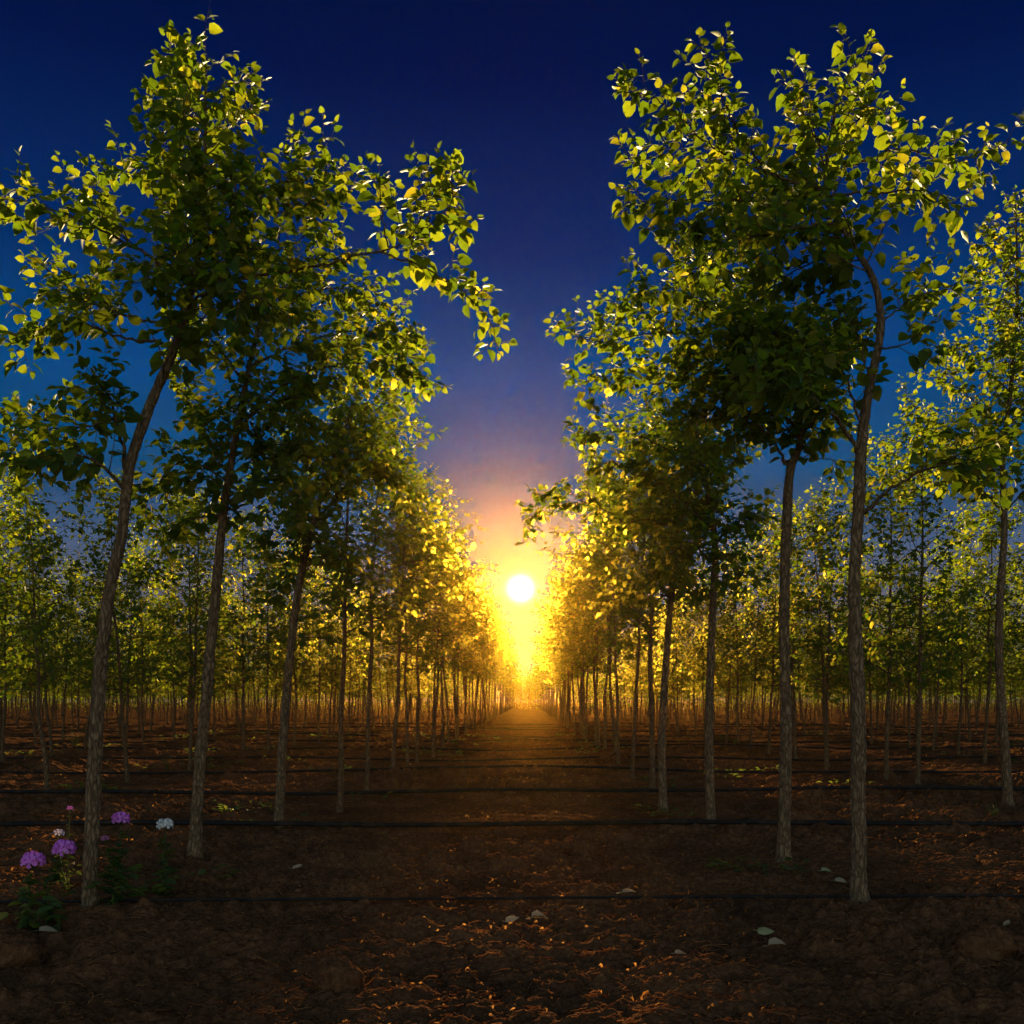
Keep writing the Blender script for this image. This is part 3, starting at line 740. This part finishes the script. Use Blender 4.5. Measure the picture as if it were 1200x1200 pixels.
fallen(787, 1131, 16, 0, PALE, 'small pinkish tan leaf lying in the front soil', .3, 11, .4)

# ------------------------------------------------------------------ litter (nobody could count it)
def litter():
    ml, ms = MB(), MB(); n = 12000
    y = 3.6 + (R.random(n) ** 1.3) * 56; x = R.uniform(-.62, .62, n) * y
    w = np.clip(.55 + 2.0 * fbm(x * .45, y * .45, 91, 3) - .35 * np.exp(-((x - .35) / .5) ** 2) * (y > 6), .05, 1)
    k = R.random(n) < w; x, y = x[k], y[k]; n = len(x)
    z = soil_height(x, y) + .012
    az = R.uniform(0, 6.28, n); d = np.stack([np.cos(az), np.sin(az), R.normal(0, .25, n)], 1)
    nr = np.stack([R.normal(0, .45, n), R.normal(0, .45, n), np.ones(n)], 1)
    add_leaves(ml, np.stack([x, y, z], 1), d, nr, R.uniform(.008, .026, n) * (1 + .03 * np.maximum(y - 5, 0)), False, R, .8, 2.4)
    # curled rootlets and straw
    m = 16000; y = 3.4 + (R.random(m) ** 1.5) * 26; x = R.uniform(-.62, .62, m) * y
    nn = 7; t = np.arange(nn)[None] / (nn - 1)
    L = (R.uniform(.02, .12, m) * R.choice([.6, 1.0, 1.5], m))[:, None]; az = R.uniform(0, 6.28, m)[:, None]
    ang_ = az + np.cumsum(R.normal(0, .42, (m, nn)), 1) + R.normal(0, .25, (m, 1)) * t * 6
    qx = x[:, None] + np.cumsum(np.cos(ang_) * L / nn, 1); qy = y[:, None] + np.cumsum(np.sin(ang_) * L / nn, 1)
    qz = soil_height(qx, qy); qz = .5 * qz + .5 * qz.mean(1, keepdims=True) + .004 + np.abs(R.normal(0, .007, (m, 1))) + np.cumsum(R.normal(0, .0022, (m, nn)), 1)
    for k in range(m):
        tube(ms, np.stack([qx[k], qy[k], qz[k]], 1), R.uniform(.0009, .0026) * (1 + .035 * y[k]), 3)
    o = ml.build('leaf_litter', DEAD); tag(o, 'dry brown leaf litter strewn over the soil', 'leaf litter', kind='stuff')
    o = ms.build('straw_litter', STRAW); tag(o, 'thin dry stalks and rootlets strewn over the soil', 'straw', kind='stuff')
litter()

# ------------------------------------------------------------------ weeds
def weed(mb, x, y, r, n, rng, tall=.5):
    az = rng.uniform(0, 6.28, n); rr = r * np.sqrt(rng.random(n)); px_ = x + np.cos(az) * rr * 1.6; py_ = y + np.sin(az) * rr
    d = np.stack([np.cos(az), np.sin(az), rng.uniform(.1, 1.4, n) * tall], 1)
    pos = np.stack([px_, py_, soil_height(px_, py_) + .01 + rng.uniform(0, .5, n) * r * tall], 1)
    add_leaves(mb, pos, d, np.tile([0, 0, 1.], (n, 1)) + rng.normal(0, .3, (n, 3)), rng.uniform(.03, .075, n) * (1 + .02 * y), True, rng, .6)
wm = MB(); wr = np.random.default_rng(5)
for k in range(80):
    y = 9 + 26 * wr.random() ** 1.3; row = wr.choice([-2.1, 1.7, -5.8, 5.3, -9.4, 8.9, -13, 12.5]); x = row + wr.normal(0, .55)
    weed(wm, x, y, wr.uniform(.08, .3), int(wr.integers(8, 30)), wr)
for (px, py) in [(20, 886), (45, 892), (80, 880), (770, 948), (790, 955), (845, 912), (905, 905), (860, 905), (905, 1020), (885, 1022), (220, 1035)]:
    d = HC * F / (py - HY); weed(wm, (px - CX) * d / F, d, .18, 22, wr)
tag(wm.build('weeds', WEED), 'low green weeds scattered along the tree rows', 'weeds', kind='stuff')

def grass_tuft(px, py, hpx, label, seed):
    d = HC * F / (py - HY); x = (px - CX) * d / F; rng = np.random.default_rng(seed); mb = MB(); H = hpx * d / F
    for k in range(16):
        a = rng.uniform(0, 6.28); l = H * rng.uniform(.6, 1.1); t = np.linspace(0, 1, 6); o = rng.uniform(.1, .7) * l
        P = np.stack([np.cos(a) * o * t ** 2, np.sin(a) * o * t ** 2, l * t * (1 - .25 * t * o / l) - .02], 1)
        tube(mb, P, np.linspace(.007, .001, 6), 4)
    o = mb.build('grass_tuft', WEED); o.location = (x, d, gz(x, d)); tag(o, label, 'grass', 'tufts of tall grass')
grass_tuft(88, 880, 34, 'tall grass tuft between the two leftmost trunks of the second row', 1)
grass_tuft(196, 906, 26, 'thin upright grass tuft left of the second left trunk', 2)
grass_tuft(1166, 962, 22, 'pale grass tuft at the foot of the right edge tree', 3)

# ------------------------------------------------------------------ flowering plants
def floret_head(mb, c, r, n, rng, ps):
    k = np.arange(n) + .5; ph = np.arccos(1 - k / n * 1.05); th = k * 2.4
    dirs = np.stack([np.cos(th) * np.sin(ph), np.sin(th) * np.sin(ph), np.cos(ph)], 1)
    for dv in dirs:
        p = c + dv * r * np.array([1, 1, .62]) * rng.uniform(.85, 1.08); nv = unit(dv + rng.normal(0, .15, 3))
        a = unit(np.cross(nv, [.3, .2, 1])); b = np.cross(nv, a); a0 = rng.uniform(0, 6.28)
        for q in range(5):
            t = a0 + q * 1.2566; e = a * math.cos(t) + b * math.sin(t); s = np.cross(nv, e)
            V = [p, p + e * ps * .35 + s * ps * .16 + nv * ps * .05, p + e * ps * .8 + s * ps * .33 + nv * ps * .04, p + e * ps - nv * ps * .1, p + e * ps * .8 - s * ps * .33 + nv * ps * .04, p + e * ps * .35 - s * ps * .16 + nv * ps * .05]
            mb.add(V, [[0, 1, 2, 3], [0, 3, 4, 5]])
def phlox(bpx, bpy_, heads, label, seed, leafn=46, size=.085):
    d = HC * F / (bpy_ - HY); rng = np.random.default_rng(seed)
    base = world_pt(bpx, bpy_, d); base[2] = gz(base[0], base[1])
    T = thing('flowering_plant', label, 'flowering plant', tuple(base), 'flowering plants round the nearest left tree')
    lf = MB(); ff = MB()
    for (hx, hy, rpx, m, n) in heads:
        top = world_pt(hx, hy, d + rng.uniform(-.06, .06)) - base; r = rpx * d / F
        b0 = np.array([rng.uniform(-.04, .04), rng.uniform(-.03, .03), -.02])
        mid = (b0 + top) / 2 + rng.normal(0, .015, 3)
        C = spline(np.array([b0, mid, top - [0, 0, r * .9]]), .02)
        st = MB(); tube(st, C, np.linspace(.005, .003, len(C)), 6)
        fc = top - np.array([0, 0, r * .3])
        for q in range(6):
            a = q * 1.05; e = fc + np.array([math.cos(a) * r * .7, math.sin(a) * r * .7, 0])
            tube(st, spline(np.array([C[-1], (C[-1] + e) / 2 - [0, 0, r * .1], e]), .02), .0018, 4)
        st.build('stem', FOLI, T)
        hb = MB(); floret_head(hb, fc, r * .72, int(n * .7), rng, r * .56); hb.build('flower_head', m, T)
        L = len(C)
        for q in range(leafn):
            t = rng.uniform(.05, .93); p = C[int(t * (L - 1))]; a = (q // 2) * 1.57 + (q % 2) * 3.14 + rng.normal(0, .3)
            dv = np.array([[math.cos(a), math.sin(a), rng.uniform(-.1, .7)]])
            add_leaves(lf, p[None], dv, np.array([[0, 0, 1.]]) + rng.normal(0, .25, (1, 3)), np.array([size * rng.uniform(.6, 1.25) * (1.15 - .55 * t)]), False, rng, .55)
        for q in range(14):          # short leafy side shoots low down
            a = rng.uniform(0, 6.28); p = b0 + np.array([math.cos(a), math.sin(a), 0]) * rng.uniform(.02, .11) + [0, 0, rng.uniform(.03, .2)]
            add_leaves(lf, p[None], np.array([[math.cos(a), math.sin(a), rng.uniform(-.2, .6)]]), np.array([[0, 0, 1.]]) + rng.normal(0, .3, (1, 3)), np.array([size * rng.uniform(.7, 1.2)]), False, rng, .6)
    lf.build('foliage', FOLI, T)
phlox(30, 1090, [(38, 1004, 15, PURP, 20)], 'leafy plant with broad purple flower head, leftmost of all the flowers', 1)
phlox(56, 1086, [(74, 990, 15, PURP, 20)], 'purple flowering plant left of the nearest trunk, taller than the leftmost plant', 2)
phlox(84, 1040, [(82, 946, 5, PURP, 6), (68, 974, 8, BLUEW, 6)], 'small plant with lilac white petals and purple bud behind the left trunk', 3, 16, .05)
phlox(138, 1062, [(141, 956, 12, PURP, 18), (123, 981, 5.5, PINK, 8)], 'tall plant with purple head and pink bud right of the left trunk', 4)
phlox(184, 1048, [(194, 963, 11, WHITE, 18)], 'plant with the only white flower head, between the two left trunks', 5)

# ------------------------------------------------------------------ haze
hb = MB()
x0, x1, y0, y1, z0, z1 = -440, 440, -60, 445, -1.3, 7.9
V = [(x, y, z) for z in (z0, z1) for y in (y0, y1) for x in (x0, x1)]
hb.add(V, [[0, 2, 3, 1], [4, 5, 7, 6], [0, 1, 5, 4], [2, 6, 7, 3], [0, 4, 6, 2], [1, 3, 7, 5]])
hm, hnt, hout = mat('golden_haze')
pv = N(hnt, 'ShaderNodeVolumePrincipled', inp={'Color': (1.0, 0.50, 0.06, 1), 'Density': 0.00013, 'Anisotropy': 0.925})
hnt.links.new(pv.outputs[0], hout.inputs['Volume'])
hz = hb.build('haze', hm, smooth=False); tag(hz, 'thin golden haze hanging between the rows', 'haze', kind='stuff')

# ------------------------------------------------------------------ sky
EXPOSURE = 1.6; G = 2 ** -EXPOSURE
W = bpy.data.worlds.new('World'); scene.world = W; W.use_nodes = True
nt = W.node_tree; nt.nodes.clear(); L = nt.links.new
out = N(nt, 'ShaderNodeOutputWorld'); bg = N(nt, 'ShaderNodeBackground'); L(bg.outputs[0], out.inputs[0])
tc = N(nt, 'ShaderNodeTexCoord')
sky = N(nt, 'ShaderNodeTexSky', sky_type='NISHITA', sun_disc=False, sun_elevation=SUN_EL, sun_rotation=SUN_AZ, air_density=1.0, dust_density=1.0, ozone_density=3.0)
dot = N(nt, 'ShaderNodeVectorMath', operation='DOT_PRODUCT'); dot.inputs[1].default_value = SUN
nrm = N(nt, 'ShaderNodeVectorMath', operation='NORMALIZE'); L(tc.outputs['Generated'], nrm.inputs[0]); L(nrm.outputs[0], dot.inputs[0])
cl = N(nt, 'ShaderNodeMath', operation='MINIMUM'); cl.inputs[1].default_value = 0.9999999; L(dot.outputs['Value'], cl.inputs[0])
ang = N(nt, 'ShaderNodeMath', operation='ARCCOSINE'); L(cl.outputs[0], ang.inputs[0])
sep = N(nt, 'ShaderNodeSeparateXYZ'); L(nrm.outputs[0], sep.inputs[0])
grad = ramp(nt, [(z, tuple(v * G for v in c)) for z, c in [(0.0, (0.11, 0.115, 0.15)), (0.10, (0.085, 0.11, 0.18)), (0.21, (0.002, 0.068, 0.19)), (0.30, (0.0, 0.055, 0.21)), (0.40, (0.0006, 0.021, 0.12)), (0.515, (0.0, 0.0068, 0.061)), (0.565, (0.0, 0.005, 0.047)), (1.0, (0.0003, 0.004, 0.03))]])
L(sep.outputs['Z'], grad.inputs[0])
def vmul(col, fac_socket, strength):
    n = N(nt, 'ShaderNodeVectorMath', operation='SCALE'); n.inputs[0].default_value = tuple(c * strength for c in col)
    L(fac_socket, n.inputs['Scale']); return n.outputs[0]
def expfall(k, pw=1.0):
    src = ang.outputs[0]
    if pw != 1.0:
        p_ = N(nt, 'ShaderNodeMath', operation='POWER'); p_.inputs[1].default_value = pw; L(src, p_.inputs[0]); src = p_.outputs[0]
    m = N(nt, 'ShaderNodeMath', operation='MULTIPLY'); m.inputs[1].default_value = -k; L(src, m.inputs[0])
    e = N(nt, 'ShaderNodeMath', operation='EXPONENT'); L(m.outputs[0], e.inputs[0]); return e.outputs[0]
def vadd(a, b):
    n = N(nt, 'ShaderNodeVectorMath', operation='ADD'); L(a, n.inputs[0]); L(b, n.inputs[1]); return n.outputs[0]
d2 = N(nt, 'ShaderNodeMath', operation='MULTIPLY'); L(ang.outputs[0], d2.inputs[0]); L(ang.outputs[0], d2.inputs[1])
d3 = N(nt, 'ShaderNodeMath', operation='MULTIPLY'); d3.inputs[1].default_value = -1 / .0078 ** 2; L(d2.outputs[0], d3.inputs[0])
disc = N(nt, 'ShaderNodeMath', operation='EXPONENT'); L(d3.outputs[0], disc.inputs[0])
# sky brightened and warmed behind the viewer, added as fill for trunks and soil
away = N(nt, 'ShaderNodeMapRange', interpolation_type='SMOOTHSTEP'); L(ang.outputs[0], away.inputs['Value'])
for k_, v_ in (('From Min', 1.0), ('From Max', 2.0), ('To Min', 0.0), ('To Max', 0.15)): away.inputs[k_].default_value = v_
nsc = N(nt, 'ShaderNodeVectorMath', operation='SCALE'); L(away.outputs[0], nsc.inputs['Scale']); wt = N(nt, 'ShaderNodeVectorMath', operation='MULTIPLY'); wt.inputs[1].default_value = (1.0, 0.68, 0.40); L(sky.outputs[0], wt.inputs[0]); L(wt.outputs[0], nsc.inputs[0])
# thin uneven veils of cloud low in the sky
cm = N(nt, 'ShaderNodeMapping'); cm.inputs['Scale'].default_value = (1.6, 1.6, 16.0); L(nrm.outputs[0], cm.inputs[0])
cn = N(nt, 'ShaderNodeTexNoise', inp={'Scale': 2.2, 'Detail': 5.0, 'Roughness': .55, 'Distortion': .3}); L(cm.outputs[0], cn.inputs['Vector'])
cv = N(nt, 'ShaderNodeMapRange', inp={'From Min': .3, 'From Max': .7, 'To Min': .78, 'To Max': 1.22}); L(cn.outputs['Fac'], cv.inputs['Value'])
lo = N(nt, 'ShaderNodeMapRange', interpolation_type='SMOOTHSTEP', inp={'From Min': .12, 'From Max': .34, 'To Min': 1.0, 'To Max': 0.12}); L(sep.outputs['Z'], lo.inputs['Value'])
cx_ = N(nt, 'ShaderNodeMix', data_type='FLOAT'); cx_.inputs[2].default_value = 1.0; L(lo.outputs[0], cx_.inputs[0]); L(cv.outputs[0], cx_.inputs[3])
gs = N(nt, 'ShaderNodeVectorMath', operation='SCALE'); L(grad.outputs[0], gs.inputs[0]); L(cx_.outputs[0], gs.inputs['Scale'])
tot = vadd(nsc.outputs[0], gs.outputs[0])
tot = vadd(tot, vmul((1.0, .88, .60), disc.outputs[0], 14.0 * G))
tot = vadd(tot, vmul((1.0, .70, .28), expfall(75), 0.6 * G))
tot = vadd(tot, vmul((1.0, .60, .25), expfall(22), 0.03 * G))
L(tot, bg.inputs['Color']); bg.inputs['Strength'].default_value = 1.0

# ------------------------------------------------------------------ sun
sl = bpy.data.lights.new('sun', 'SUN'); sl.energy = 5.0; sl.angle = math.radians(1.5); sl.color = (1.0, 0.70, 0.30)
so = link('sun', sl); so.rotation_euler = LAMP.to_track_quat('Z', 'Y').to_euler(); so.location = (0, 30, 12)

# ------------------------------------------------------------------ camera
cam = bpy.data.cameras.new('camera'); cam.sensor_width = 36; cam.lens = 36 * F / 1200
cam.shift_x = (600 - CX) / 1200; cam.shift_y = (HY - 600) / 1200; cam.clip_start = .05; cam.clip_end = 3000
co = link('camera', cam); co.location = (0, 0, HC); co.rotation_euler = (math.pi / 2, 0, 0); scene.camera = co

# ------------------------------------------------------------------ render
scene.view_settings.view_transform = 'Standard'; scene.view_settings.look = 'None'; scene.view_settings.gamma = 1; scene.view_settings.exposure = EXPOSURE
c = scene.cycles
c.use_denoising = True; c.max_bounces = 8; c.diffuse_bounces = 3; c.glossy_bounces = 2; c.transmission_bounces = 4; c.volume_bounces = 1
c.transparent_max_bounces = 4; c.sample_clamp_indirect = 6.0; c.caustics_reflective = False; c.caustics_refractive = False
